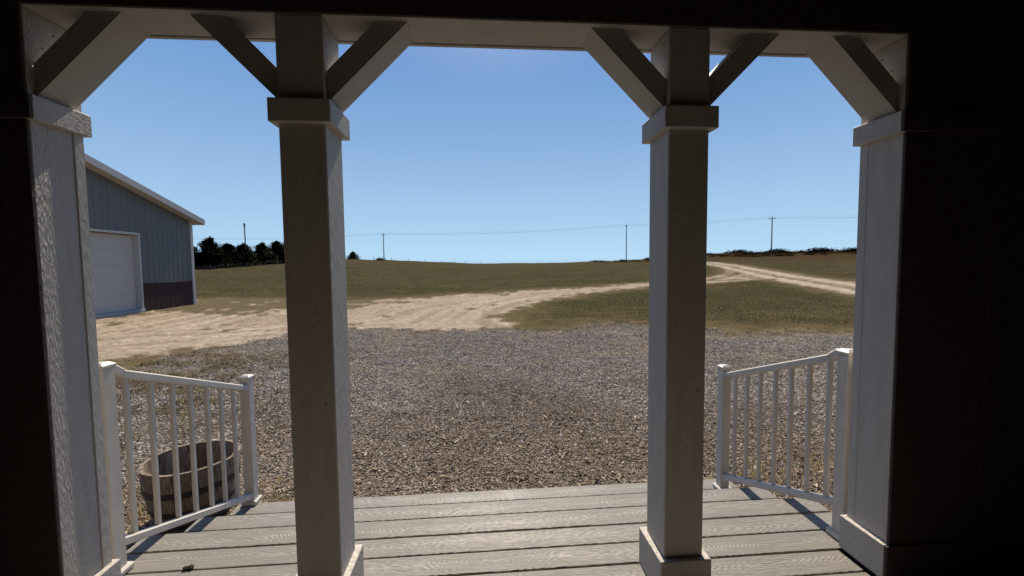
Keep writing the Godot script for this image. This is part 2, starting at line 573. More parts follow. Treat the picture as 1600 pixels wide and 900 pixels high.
# ---------------------------------------------------------------- porch
func board_mesh(x0: float, x1: float, z0: float, z1: float, y_top: float, thick: float, shift: float) -> ArrayMesh:
	# rounded-over top edges, grain along x
	var b := 0.004
	var st := st_new()
	var rows := [[z0, y_top - thick], [z0, y_top - b], [z0 + b * 0.35, y_top - b * 0.3], [z0 + b, y_top], [z1 - b, y_top], [z1 - b * 0.35, y_top - b * 0.3], [z1, y_top - b], [z1, y_top - thick]]
	var mid := Vector3((x0 + x1) * 0.5, y_top - thick * 0.5, (z0 + z1) * 0.5)
	for i in rows.size() - 1:
		var p: Array = rows[i]
		var q: Array = rows[i + 1]
		var c := [Vector3(x0, p[1], p[0]), Vector3(x1, p[1], p[0]), Vector3(x1, q[1], q[0]), Vector3(x0, q[1], q[0])]
		var nrm: Vector3 = (c[1] - c[0]).cross(c[2] - c[0]).normalized()
		if nrm.dot((c[0] + c[2]) * 0.5 - mid) < 0.0:
			nrm = -nrm
		for t in [0, 1, 2, 0, 2, 3]:
			var v: Vector3 = c[t]
			st.set_normal(nrm)
			st.set_uv(Vector2(v.x / 3.8 + shift, (v.z - z0) / (z1 - z0)))
			st.set_tangent(Plane(1, 0, 0, 1))
			st.add_vertex(v)
	for s in [x0, x1]:
		var c := [Vector3(s, y_top - thick, z0), Vector3(s, y_top - thick, z1), Vector3(s, y_top - 0.002, z1), Vector3(s, y_top - 0.002, z0)]
		var nrm := Vector3(signf(s - mid.x), 0, 0)
		for t in ([0, 1, 2, 0, 2, 3] if s == x0 else [0, 2, 1, 0, 3, 2]):
			var v: Vector3 = c[t]
			st.set_normal(nrm)
			st.set_uv(Vector2(v.z * 0.3 + shift, (v.z - z0) / (z1 - z0)))
			st.set_tangent(Plane(0, 0, 1, 1))
			st.add_vertex(v)
	return fix_winding(st.commit())

func fix_winding(am: ArrayMesh) -> ArrayMesh:
	# makes every face run clockwise about its normal
	var arr := am.surface_get_arrays(0)
	var v: PackedVector3Array = arr[Mesh.ARRAY_VERTEX]
	var nn: PackedVector3Array = arr[Mesh.ARRAY_NORMAL]
	var idx := PackedInt32Array()
	for i in range(0, v.size(), 3):
		if (v[i + 1] - v[i]).cross(v[i + 2] - v[i]).dot(nn[i]) > 0.0:
			idx.append_array([i, i + 2, i + 1])
		else:
			idx.append_array([i, i + 1, i + 2])
	arr[Mesh.ARRAY_INDEX] = idx
	var o := ArrayMesh.new()
	o.add_surface_from_arrays(Mesh.PRIMITIVE_TRIANGLES, arr)
	return o

func build_deck() -> void:
	var deck := structure("porch_deck")
	var gaps := [0.0, 0.011, 0.008, 0.011, 0.008, 0.011]
	for k in 26:
		var z0: float = -0.636 + k * 0.1445 + gaps[k % 6] * 0.5
		var z1: float = -0.636 + (k + 1) * 0.1445 - gaps[(k + 1) % 6] * 0.5
		var x0 := -1.763
		var x1 := 1.898
		if z1 > -0.19:
			x0 = -1.53
			x1 = 1.672
		if z0 > 0.06:
			x0 = -3.9
			x1 = 3.9
		var o := obj("deck_board", board_mesh(x0, x1, z0, z1, 0.0, 0.025, rng.randf()), mats["deck_%d" % (k % 3)], deck)
		o.set_meta("kind", "structure")
	obj("joist_frame", box_mesh(Vector3(-1.74, -0.16, -0.60), Vector3(1.87, -0.05, 3.0), 0.004), mats.under, deck)
	obj("footing", box_mesh(Vector3(-3.9, -0.6, -0.18), Vector3(3.9, -0.165, 3.1), 0.004), mats.concrete, deck)
	var stairs := thing("porch_steps", "grey composite board steps going down from the porch to the gravel", "steps", Vector3(0.07, 0, -0.636))
	for s in 2:
		var y: float = -STEP * (s + 1)
		var front: float = -1.047 + 0.636 if s == 0 else -1.468 + 0.636
		for k in 3:
			var z0: float = front + k * 0.1445 + (0.0 if k == 0 else 0.003)
			var z1: float = front + (k + 1) * 0.1445 - 0.003
			obj("tread_board", board_mesh(-1.833, 1.830, z0, z1, y, 0.025, rng.randf()), mats["deck_%d" % ((k + s) % 3)], stairs)
		obj("riser", box_mesh(Vector3(-1.80, y - 0.135, front + 0.02), Vector3(1.80, y - 0.026, front + 0.04), 0.002), mats.under, stairs)
	for x in [-1.80, -0.6, 0.6, 1.765]:
		var st := st_new()
		var turn := Transform3D(Basis(Vector3(0, 0, 1), Vector3.UP, Vector3(-1, 0, 0)), Vector3(x + 0.035, 0, 0))
		prism(st, [Vector2(-0.80, -0.47), Vector2(-0.80, -0.35), Vector2(-0.40, -0.35), Vector2(-0.40, -0.47)], 0.0, 0.035, turn)
		prism(st, [Vector2(-0.398, -0.47), Vector2(-0.398, -0.19), Vector2(0.02, -0.19), Vector2(0.02, -0.47)], 0.0, 0.035, turn)
		obj("stringer", st.commit(), mats.under, stairs)

func brace_mesh(side: float, reach := 0.30, base_y := CAP_HIGH) -> ArrayMesh:
	# side: +1 leans to +x from x = 0
	var rise: float = BEAM_LOW - base_y
	var thick := 0.115
	var st := st_new()
	var o := [Vector2(0.0005, base_y + 0.001), Vector2(reach, BEAM_LOW - 0.0005), Vector2(reach - thick, BEAM_LOW - 0.0005), Vector2(0.0005, base_y + thick * rise / reach)]
	var q := []
	for p in o:
		q.append(Vector2(p.x * side, p.y))
	prism(st, q, -0.165, -0.026)
	return st.commit()

func build_column(x: float, w: float, label: String) -> void:
	var t := thing("porch_column", label, "column", Vector3(x, 0, 0), "free-standing porch columns")
	obj("shaft", box_mesh(Vector3(0, 0.0, -DEEP), Vector3(w, BEAM_LOW - 0.001, 0), 0.004), mats.white_up, t)
	var c := 0.0258
	for q in [Vector2(0.13, 0.86), Vector2(0.06, 2.14)]:
		var st := st_new()
		tube(st, Vector3(q.x, q.y, -0.001), Vector3(q.x, q.y, 0.0015), 0.0035, 0.003, 7)
		obj("nail_head", st.commit(), mats.dark_frame, t)
	obj("cap", box_mesh(Vector3(-c, CAP_LOW, -DEEP - c), Vector3(w + c, CAP_HIGH, c), 0.003), mats.white_along, t)
	obj("base", box_mesh(Vector3(-c, 0.001, -DEEP - c), Vector3(w + c, 0.167, c), 0.003), mats.white_along, t)
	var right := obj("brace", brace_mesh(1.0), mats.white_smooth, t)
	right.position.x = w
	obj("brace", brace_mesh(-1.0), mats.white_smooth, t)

func build_half_column(x: float, s: float, label: String) -> void:
	# s: +1 when the opening lies towards +x
	var t := thing("half_column", label, "column", Vector3(x, 0, 0), "half columns at the ends of the porch wall")
	t.scale = Vector3(1, 1, 1)
	var c := 0.0258
	var span := func(a: float, b: float) -> Vector2:
		return Vector2(minf(a * s, b * s), maxf(a * s, b * s))
	var u: Vector2 = span.call(-0.02, 0.0)
	obj("casing", box_mesh(Vector3(u.x, 0.0, -DEEP), Vector3(u.y, BEAM_LOW - 0.001, -0.0008), 0.002), mats.white_rough if s > 0 else mats.white_up, t)
	for q in [Vector2(2.235, -0.105), Vector2(2.17, -0.062)]:
		var st := st_new()
		tube(st, Vector3(-0.001 * s, q.x, q.y), Vector3(0.0015 * s, q.x, q.y), 0.0055 if q.x > 2.2 else 0.0035, 0.003, 7)
		obj("nail_head", st.commit(), mats.dark_frame, t)
	u = span.call(-0.08, 0.005 if s > 0 else 0.0015)
	obj("corner_trim", box_mesh(Vector3(u.x, 0.0, -DEEP - 0.012), Vector3(u.y, BEAM_LOW - 0.012, -DEEP + 0.030), 0.002), mats.white_up, t)
	u = span.call(-0.10, c)
	obj("cap", box_mesh(Vector3(u.x, CAP_LOW, -DEEP - c), Vector3(u.y, CAP_HIGH, 0.0125), 0.002), mats.white_along, t)
	obj("base", box_mesh(Vector3(u.x, 0.012, -DEEP - c), Vector3(u.y, 0.167, 0.0125), 0.002), mats.white_along, t)
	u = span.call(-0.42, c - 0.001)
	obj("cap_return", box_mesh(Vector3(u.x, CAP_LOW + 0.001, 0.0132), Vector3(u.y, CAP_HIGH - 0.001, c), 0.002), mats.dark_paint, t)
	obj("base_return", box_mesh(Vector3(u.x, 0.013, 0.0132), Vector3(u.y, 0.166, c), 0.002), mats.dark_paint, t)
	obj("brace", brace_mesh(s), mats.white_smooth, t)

func build_porch_shell() -> void:
	# dark inner walls of the porch on both sides of the opening
	for side in [-1.0, 1.0]:
		var edge: float = X_LEFT if side < 0 else X_RIGHT
		var w := structure("porch_wall")
		var lo: float = -4.0 if side < 0 else edge + 0.0215
		var hi: float = edge - 0.0215 if side < 0 else 4.0
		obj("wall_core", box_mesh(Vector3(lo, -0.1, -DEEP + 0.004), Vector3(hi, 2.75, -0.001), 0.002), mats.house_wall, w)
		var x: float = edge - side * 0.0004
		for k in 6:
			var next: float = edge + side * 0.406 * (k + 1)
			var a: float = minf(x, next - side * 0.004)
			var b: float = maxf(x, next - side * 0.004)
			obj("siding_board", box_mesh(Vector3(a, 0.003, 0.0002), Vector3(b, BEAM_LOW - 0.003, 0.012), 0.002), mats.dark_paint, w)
			x = next
	var b := thing("porch_beam", "long beam over the porch opening, white below and dark inside", "beam", Vector3(0, BEAM_LOW, 0))
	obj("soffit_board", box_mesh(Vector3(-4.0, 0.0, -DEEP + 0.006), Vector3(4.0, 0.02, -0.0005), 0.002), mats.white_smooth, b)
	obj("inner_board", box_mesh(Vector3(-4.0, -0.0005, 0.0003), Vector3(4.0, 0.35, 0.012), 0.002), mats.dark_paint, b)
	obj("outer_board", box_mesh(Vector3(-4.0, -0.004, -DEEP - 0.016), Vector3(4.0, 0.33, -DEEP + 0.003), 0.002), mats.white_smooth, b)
	obj("beam_core", box_mesh(Vector3(-4.0, 0.021, -DEEP + 0.006), Vector3(4.0, 0.33, -0.002), 0.002), mats.under, b)
	var house := structure("house_walls")
	obj("back_wall", box_mesh(Vector3(-4.2, -0.5, 3.0), Vector3(4.2, 2.9, 3.2), 0.003), mats.house_wall, house)
	for side in [-1.0, 1.0]:
		obj("side_wall", box_mesh(Vector3(side * 4.1 - 0.1, -0.5, -DEEP + 0.004), Vector3(side * 4.1 + 0.1, 2.9, 2.998), 0.003), mats.house_wall, house)
	var roof := structure("porch_roof")
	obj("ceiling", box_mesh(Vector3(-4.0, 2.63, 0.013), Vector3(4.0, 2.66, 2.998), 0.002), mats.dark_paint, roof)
	var st := st_new()
	var turn := Transform3D(Basis(Vector3(0, 0, 1), Vector3.UP, Vector3(-1, 0, 0)), Vector3.ZERO)
	prism(st, [Vector2(-0.55, 2.62), Vector2(-0.55, 2.74), Vector2(3.4, 4.05), Vector2(3.4, 3.9)], -4.5, 4.5, turn)
	obj("roof_slab", st.commit(), mats.under, roof)

func bar(st: SurfaceTool, a: Vector3, b: Vector3, wide: float, high: float, bevel := 0.003) -> void:
	var d := (b - a)
	var f := d.normalized()
	var side := f.cross(Vector3.UP).normalized()
	var up := side.cross(f)
	cbox(st, Vector3(-wide * 0.5, -high * 0.5, 0), Vector3(wide * 0.5, high * 0.5, d.length()), bevel, Transform3D(Basis(side, up, f), a))

func build_railing(x: float, z_near: float, z_far: float, top_near: float, top_far: float, rails: Array, balusters: Array, where: String) -> void:
	var t := thing("stair_railing", where, "railing", Vector3(x, 0, z_near), "white railings beside the porch steps")
	for k in 2:
		var z: float = 0.0 if k == 0 else z_far - z_near
		var foot: float = 0.0 if k == 0 else -2.0 * STEP
		var head: float = top_near if k == 0 else top_far
		var h := 0.033
		var p := obj("post", box_mesh(Vector3(-h, foot + 0.001, z - h), Vector3(h, head - 0.026, z + h), 0.004), mats.vinyl, t)
		var st := st_new()
		cbox(st, Vector3(-h - 0.004, head - 0.026, z - h - 0.004), Vector3(h + 0.004, head - 0.010, z + h + 0.004), 0.003)
		var a := h + 0.002
		var apex := Vector3(0, head, z)
		var y := head - 0.0102
		var ring := [Vector3(-a, y, z - a), Vector3(a, y, z - a), Vector3(a, y, z + a), Vector3(-a, y, z + a)]
		for i in 4:
			var g0: Vector3 = ring[i].lerp(apex + (ring[i] - apex) * Vector3(0.55, 0, 0.55), 0.999)
			var g1: Vector3 = ring[(i + 1) % 4].lerp(apex + (ring[(i + 1) % 4] - apex) * Vector3(0.55, 0, 0.55), 0.999)
			quad(st, ring[i], ring[(i + 1) % 4], g1, g0, Vector3.UP)
			tri(st, g0, g1, apex, Vector3.UP)
		obj("post_cap", st.commit(), mats.vinyl, p)
		st = st_new()
		cbox(st, Vector3(-h - 0.018, foot + 0.001, z - h - 0.018), Vector3(h + 0.018, foot + 0.03, z + h + 0.018), 0.008)
		obj("post_base", st.commit(), mats.vinyl, p)
	# rails: [top of upper rail at its near end and slope, top of lower rail and slope], z measured from rails[4]
	var za: float = z_near - 0.034
	var zb: float = z_far + 0.034
	var upper := func(z: float) -> float: return rails[0] + rails[1] * (z - rails[4])
	var lower := func(z: float) -> float: return rails[2] + rails[3] * (z - rails[4])
	var st := st_new()
	var z_kink := za - 0.055
	bar(st, Vector3(0, upper.call(z_kink) - 0.019, z_kink - z_near), Vector3(0, upper.call(zb) - 0.019, zb - z_near), 0.044, 0.038, 0.006)
	obj("top_rail", st.commit(), mats.vinyl, t)
	st = st_new()
	bar(st, Vector3(0, upper.call(za) + 0.022 - 0.019, za - z_near), Vector3(0, upper.call(z_kink) - 0.0185, z_kink - z_near - 0.004), 0.048, 0.040, 0.006)
	obj("rail_bracket", st.commit(), mats.vinyl, t)
	st = st_new()
	bar(st, Vector3(0, upper.call(zb + 0.028) - 0.019, zb + 0.028 - z_near), Vector3(0, upper.call(zb) - 0.021, zb - z_near), 0.054, 0.050, 0.004)
	obj("rail_bracket", st.commit(), mats.vinyl, t)
	st = st_new()
	bar(st, Vector3(0, lower.call(za) - 0.019, za - z_near), Vector3(0, lower.call(zb) - 0.019, zb - z_near), 0.040, 0.038, 0.005)
	obj("bottom_rail", st.commit(), mats.vinyl, t)
	st = st_new()
	bar(st, Vector3(0, lower.call(zb + 0.028) - 0.019, zb + 0.028 - z_near), Vector3(0, lower.call(zb) - 0.021, zb - z_near), 0.050, 0.050, 0.004)
	obj("rail_bracket", st.commit(), mats.vinyl, t)
	for z in balusters:
		var y0: float = lower.call(z) - 0.006
		var y1: float = upper.call(z) - 0.030
		obj("baluster", box_mesh(Vector3(-0.0105, y0, z - z_near - 0.0105), Vector3(0.0105, y1, z - z_near + 0.0105), 0.002), mats.vinyl, t)

func build_barrel() -> void:
	var at := Vector3(-2.19, GROUND + 0.005, -1.65)
	var t := thing("half_barrel", "weathered wooden half barrel with dark iron hoops on the gravel behind the left railing", "barrel planter", at)
	var n := 18
	var tall := 0.44
	var radius := func(h: float) -> float: return 0.235 + 0.070 * sin(clampf(h / tall, 0.0, 1.0) * PI * 0.5)
	var stave_mats := [mats.stave_a, mats.stave_b, mats.stave_c]
	for k in n:
		var a0 := TAU * (k + 0.012) / n
		var a1 := TAU * (k + 0.988) / n
		var st := st_new()
		var top: float = tall + rng.randf_range(-0.005, 0.004)
		var rows := 6
		var push: float = rng.randf_range(-0.0015, 0.0015)
		for j in rows:
			var h0 := top * j / rows
			var h1 := top * (j + 1) / rows
			var r0: float = radius.call(h0) + push
			var r1: float = radius.call(h1) + push
			var w := 0.024
			for half in 2:
				var b0 := lerpf(a0, a1, half * 0.5)
				var b1 := lerpf(a0, a1, half * 0.5 + 0.5)
				var d0 := Vector3(cos(b0), 0, sin(b0))
				var d1 := Vector3(cos(b1), 0, sin(b1))
				var out := d0 + d1
				quad(st, d0 * r0 + Vector3(0, h0, 0), d1 * r0 + Vector3(0, h0, 0), d1 * r1 + Vector3(0, h1, 0), d0 * r1 + Vector3(0, h1, 0), out)
				quad(st, d0 * (r0 - w) + Vector3(0, h0, 0), d1 * (r0 - w) + Vector3(0, h0, 0), d1 * (r1 - w) + Vector3(0, h1, 0), d0 * (r1 - w) + Vector3(0, h1, 0), -out)
				if j == rows - 1:
					quad(st, d0 * r1 + Vector3(0, h1, 0), d1 * r1 + Vector3(0, h1, 0), d1 * (r1 - w) + Vector3(0, h1, 0), d0 * (r1 - w) + Vector3(0, h1, 0), Vector3.UP)
			for b in [a0, a1]:
				var d := Vector3(cos(b), 0, sin(b))
				var side := Vector3(-sin(b), 0, cos(b)) * (-1.0 if b == a0 else 1.0)
				quad(st, d * r0 + Vector3(0, h0, 0), d * r1 + Vector3(0, h1, 0), d * (r1 - w) + Vector3(0, h1, 0), d * (r0 - w) + Vector3(0, h0, 0), side)
		obj("stave", st.commit(), stave_mats[rng.randi() % 3], t)
	for band in [[0.262, 0.044], [0.115, 0.04], [0.012, 0.034]]:
		var st := st_new()
		var h0: float = band[0]
		var h1: float = band[0] + band[1]
		for i in 48:
			var b0 := TAU * i / 48.0
			var b1 := TAU * (i + 1) / 48.0
			var d0 := Vector3(cos(b0), 0, sin(b0))
			var d1 := Vector3(cos(b1), 0, sin(b1))
			var r0: float = radius.call(h0) + 0.0035
			var r1: float = radius.call(h1) + 0.0035
			quad(st, d0 * r0 + Vector3(0, h0, 0), d1 * r0 + Vector3(0, h0, 0), d1 * r1 + Vector3(0, h1, 0), d0 * r1 + Vector3(0, h1, 0), d0 + d1)
			quad(st, d0 * r1 + Vector3(0, h1, 0), d1 * r1 + Vector3(0, h1, 0), d1 * (r1 - 0.006) + Vector3(0, h1, 0), d0 * (r1 - 0.006) + Vector3(0, h1, 0), Vector3.UP)
		obj("hoop", st.commit(), mats.hoop, t)
	var st := st_new()
	for i in 24:
		for j in 4:
			var b0 := TAU * i / 24.0
			var b1 := TAU * (i + 1) / 24.0
			var p := []
			for q in [[b0, j], [b1, j], [b1, j + 1], [b0, j + 1]]:
				var rr: float = 0.25 * q[1] / 4.0
				var v := Vector3(cos(q[0]) * rr, 0, sin(q[0]) * rr)
				v.y = 0.17 + 0.03 * noise_b.get_noise_2d(v.x * 22.0, v.z * 22.0) + 0.02 * (1.0 - q[1] / 4.0)
				p.append(v)
			quad(st, p[0], p[1], p[2], p[3], Vector3.UP)
	obj("potting_soil", st.commit(), mats.soil, t)

# ---------------------------------------------------------------- shed
func build_shed() -> void:
	var t := thing("metal_shed", "grey metal pole barn with maroon wainscot and white overhead door", "shed", Vector3(-14.0, -0.45, -13.1))
	# local: gable wall on x = 0 facing +x, z from -7.05 to 7.05, ridge at z = 0
	var half := 7.05
	var eave := 4.07
	var pitch := 0.262
	var long := 17.0
	var roof_y := func(z: float) -> float: return eave + (half - absf(z)) * pitch
	var door_a := -3.82
	var door_b := -0.15
	var door_top := 3.19
	var n := 47
	var wide := half * 2.0 / n
	for k in n:
		var z0: float = -half + k * wide
		var z1: float = z0 + wide
		var cuts := [z0, z1]
		for e in [door_a - 0.06, door_b + 0.06]:
			if e > z0 + 0.005 and e < z1 - 0.005:
				cuts.insert(1, e)
		for ci in cuts.size() - 1:
			var s := [cuts[ci], cuts[ci + 1]]
			var middle: float = (s[0] + s[1]) * 0.5
			var inside: bool = middle > door_a - 0.06 and middle < door_b + 0.06
			var a: float = s[0]
			var b: float = s[1]
			var y0: float = door_top + 0.09 if inside else 1.19
			var st := st_new()
			var o := Transform3D(Basis(Vector3(0, 0, 1), Vector3.UP, Vector3(-1, 0, 0)), Vector3.ZERO)
			# flat of the panel, then its raised rib
			prism(st, [Vector2(a, y0), Vector2(a, roof_y.call(a) - 0.02), Vector2(b, roof_y.call(b) - 0.02), Vector2(b, y0)], -0.001, 0.03, o)
			if b - a > 0.08:
				prism(st, [Vector2(a + 0.01, y0), Vector2(a + 0.01, roof_y.call(a) - 0.03), Vector2(a + 0.055, roof_y.call(a) - 0.03), Vector2(a + 0.055, y0)], -0.009, -0.0015, o)
			obj("siding_panel", st.commit(), mats.shed_grey if k % 3 else mats.shed_grey_b, t)
			if not inside:
				st = st_new()
				prism(st, [Vector2(a, 0.0), Vector2(a, 1.14), Vector2(b, 1.14), Vector2(b, 0.0)], 0.0, 0.03, o)
				if b - a > 0.08:
					prism(st, [Vector2(a + 0.01, 0.0), Vector2(a + 0.01, 1.14), Vector2(a + 0.055, 1.14), Vector2(a + 0.055, 0.0)], -0.0025, -0.0006, o)
				obj("wainscot_panel", st.commit(), mats.shed_maroon, t)
	# the drip trim between siding and wainscot, clear of the door
	obj("wainscot_trim", box_mesh(Vector3(-0.002, 1.142, -half), Vector3(0.030, 1.188, door_a - 0.1), 0.003), mats.shed_maroon, t)
	obj("wainscot_trim", box_mesh(Vector3(-0.002, 1.142, door_b + 0.1), Vector3(0.030, 1.188, half), 0.003), mats.shed_maroon, t)
	for s in [-1.0, 1.0]:
		obj("corner_trim", box_mesh(Vector3(-0.12, 0.0, s * half - 0.09), Vector3(0.035, eave + 0.02, s * half + 0.09), 0.004), mats.shed_white, t)
	# door: recessed sections between white jambs
	var door := obj("overhead_door", box_mesh(Vector3(-0.26, 0.12, door_a + 0.02), Vector3(-0.20, door_top - 0.02, door_b - 0.02), 0.002), mats.shed_door, t)
	for k in 5:
		var h: float = (door_top - 0.16) / 5.0
		obj("door_section", box_mesh(Vector3(-0.201, 0.13 + k * h, door_a + 0.03), Vector3(-0.180, 0.13 + (k + 1) * h - 0.003, door_b - 0.03), 0.003), mats.shed_door, door)
	for z in [door_a, door_b]:
		obj("door_jamb", box_mesh(Vector3(-0.3, 0.05, z - 0.07), Vector3(0.038, door_top + 0.085, z + 0.02 if z == door_a else z + 0.07), 0.004), mats.shed_white, t)
	obj("door_header", box_mesh(Vector3(-0.3, door_top, door_a + 0.021), Vector3(0.036, door_top + 0.086, door_b - 0.071), 0.004), mats.shed_white, t)
	obj("door_apron", box_mesh(Vector3(-0.4, -0.3, door_a - 0.06), Vector3(0.10, 0.125, door_b + 0.05), 0.01), mats.concrete, t)
	# other walls
	for s in [-1.0, 1.0]:
		obj("side_wall", box_mesh(Vector3(-long, 0.0, s * half - 0.03), Vector3(-0.121, eave, s * half + 0.03), 0.003), mats.shed_grey, t)
	var st := st_new()
	var o2 := Transform3D(Basis(Vector3(0, 0, 1), Vector3.UP, Vector3(-1, 0, 0)), Vector3(-long, 0, 0))
	prism(st, [Vector2(-half, 0.0), Vector2(-half, eave), Vector2(0, eave + half * pitch), Vector2(half, eave), Vector2(half, 0.0)], 0.0, 0.05, o2)
	obj("rear_wall", st.commit(), mats.shed_grey, t)
	# roof with overhangs, its rake boards and soffits
	var over := 0.42
	for s in [-1.0, 1.0]:
		st = st_new()
		var turn := Transform3D(Basis(Vector3(0, 0, 1), Vector3.UP, Vector3(-1, 0, 0)), Vector3.ZERO)
		var ze: float = (half + over) * s
		var ye: float = eave - over * pitch
		var yr: float = eave + half * pitch
		prism(st, [Vector2(0, yr + 0.02), Vector2(ze, ye + 0.02), Vector2(ze, ye + 0.20), Vector2(0, yr + 0.20)], -over + 0.026, long + over, turn)
		obj("roof_panel", st.commit(), mats.shed_roof, t)
		st = st_new()
		prism(st, [Vector2(0, yr - 0.03), Vector2(ze, ye - 0.03), Vector2(ze, ye + 0.225), Vector2(0, yr + 0.225)], -over, -over + 0.025, turn)
		obj("rake_board", st.commit(), mats.shed_white, t)
		st = st_new()
		prism(st, [Vector2(0, yr - 0.015), Vector2(ze, ye - 0.015), Vector2(ze, ye + 0.017), Vector2(0, yr + 0.017)], -over + 0.027, -0.002, turn)
		obj("soffit_panel", st.commit(), mats.shed_white, t)
		obj("eave_board", box_mesh(Vector3(-long, ye - 0.03, ze - 0.012 + s * 0.013), Vector3(over - 0.03, ye + 0.22, ze + 0.012 + s * 0.013), 0.003), mats.shed_white, t)

# ---------------------------------------------------------------- plants
func leaf(st: SurfaceTool, p: Vector3, size: float) -> void:
	var u := Vector3(rng.randfn(), rng.randfn(), rng.randfn()).normalized()
	var v := u.cross(Vector3(rng.randfn(), rng.randfn(), rng.randfn())).normalized()
	var n := u.cross(v)
	for q in [p + u * size, p - u * size * 0.5 + v * size * 0.5, p - u * size * 0.5 - v * size * 0.5]:
		st.set_normal(n)
		st.set_uv(Vector2.ZERO)
		st.add_vertex(q)

func cedar_crown(tall: float, wide: float, count: int) -> ArrayMesh:
	var st := st_new()
	var boughs := []
	for k in 70:
		var h := pow(rng.randf(), 1.15) * 0.96
		var spread: float = wide * 1.3 * (pow(1.0 - h, 0.85) * 0.97 + 0.03) * (0.78 + 0.44 * rng.randf())
		var a := rng.randf() * TAU
		boughs.append([Vector3(cos(a) * spread * 0.62, h * tall, sin(a) * spread * 0.62), spread * 0.55 + 0.2])
	for k in count:
		var b: Array = boughs[k % boughs.size()]
		var d := Vector3(rng.randfn(), rng.randfn() * 1.1, rng.randfn()) * 0.42
		leaf(st, b[0] + d * b[1] + Vector3(0, 0.2 * rng.randf(), 0), rng.randf_range(0.13, 0.30))
	for k in 30:
		leaf(st, Vector3(rng.randfn() * 0.06, tall * rng.randf_range(0.90, 1.08), rng.randfn() * 0.06), 0.18)
	return st.commit()

func px_dir(px: float, py: float) -> Vector3:
	return (CAM_BASIS * Vector3((px - 800.0) / 656.19, -(py - 450.0) / 656.19, -1)).normalized()

var CAM_BASIS := Basis.IDENTITY

func build_trees() -> void:
	var crowns := [cedar_crown(7.0, 2.1, 6500), cedar_crown(6.0, 2.3, 6500), cedar_crown(6.2, 2.0, 6500)]
	var spots := [
		[-64.6, -105.5, 7.4, 3.2, 0, "tallest dark cedar at the left end of the row, beside the shed corner"],
		[-64.9, -113.0, 5.9, 3.0, 1, "broad lower cedar second in the row from the shed"],
		[-63.0, -117.0, 5.9, 3.1, 2, "rounded cedar just left of the leaning utility pole"],
		[-61.6, -124.0, 6.2, 3.0, 0, "thin-topped cedar just right of the leaning utility pole"],
		[-60.3, -130.0, 6.5, 3.0, 1, "pointed cedar fifth in the row from the shed"],
		[-58.6, -134.0, 6.9, 3.0, 2, "dark cedar at the row's end, partly behind the second column"],
		[-66.5, -110.5, 5.0, 2.9, 2, "low cedar filling the gap between the tallest cedar and the next"],
		[-64.8, -120.5, 4.9, 2.9, 1, "low cedar just behind the foot of the leaning utility pole"],
		[-62.6, -127.5, 5.2, 2.8, 2, "low cedar between the thin-topped cedar and the pointed one"],
		[-68.5, -104.0, 5.6, 2.8, 1, "cedar partly hidden by the white corner of the shed"],
		[-56.0, -137.0, 7.0, 3.0, 0, "cedar hidden mostly behind the left free-standing column"],
		[-41.4, -141.0, 2.7, 1.35, 1, "small round cedar on the skyline just right of the left free-standing column"]]
	for s in spots:
		var g := ground_at(s[0], s[1])
		var t := thing("cedar_tree", s[5], "tree", Vector3(s[0], g - 0.1, s[1]), "cedars along the far field edge")
		var st := st_new()
		tube(st, Vector3.ZERO, Vector3(0, s[2] * 0.5, 0), 0.16, 0.07, 7)
		for k in 5:
			var a := rng.randf() * TAU
			var y: float = s[2] * (0.12 + 0.08 * k)
			tube(st, Vector3(0, y, 0), Vector3(cos(a) * s[3] * 0.5, y + 0.4, sin(a) * s[3] * 0.5), 0.05, 0.015, 5)
		obj("trunk", st.commit(), mats.bark, t)
		var c := obj("crown", crowns[s[4]], mats.cedar if s[4] != 1 else mats.cedar_b, t)
		var own: float = [7.0, 6.0, 6.2][s[4]]
		c.scale = Vector3(s[3] / 1.75, s[2] / own, s[3] / 1.75)
		c.rotation.y = rng.randf() * TAU

func bush_mesh(count: int) -> ArrayMesh:
	var st := st_new()
	for k in count:
		var d := Vector3(rng.randfn(), absf(rng.randfn()), rng.randfn())
		leaf(st, Vector3(d.x * 0.42, 0.1 + d.y * 0.38, d.z * 0.42), rng.randf_range(0.08, 0.2))
	return st.commit()

func scatter(called: String, mesh: Mesh, m: Material, xf: Array, colours: Array) -> void:
	var mm := MultiMesh.new()
	mm.transform_format = MultiMesh.TRANSFORM_3D
	mm.use_colors = true
	mm.mesh = mesh
	mm.instance_count = xf.size()
	for i in xf.size():
		mm.set_instance_transform(i, xf[i])
		mm.set_instance_color(i, colours[i])
	var o := MultiMeshInstance3D.new()
	o.name = numbered(called)
	o.multimesh = mm
	o.material_override = m
	o.set_meta("kind", "stuff")
	add_child(o, true)

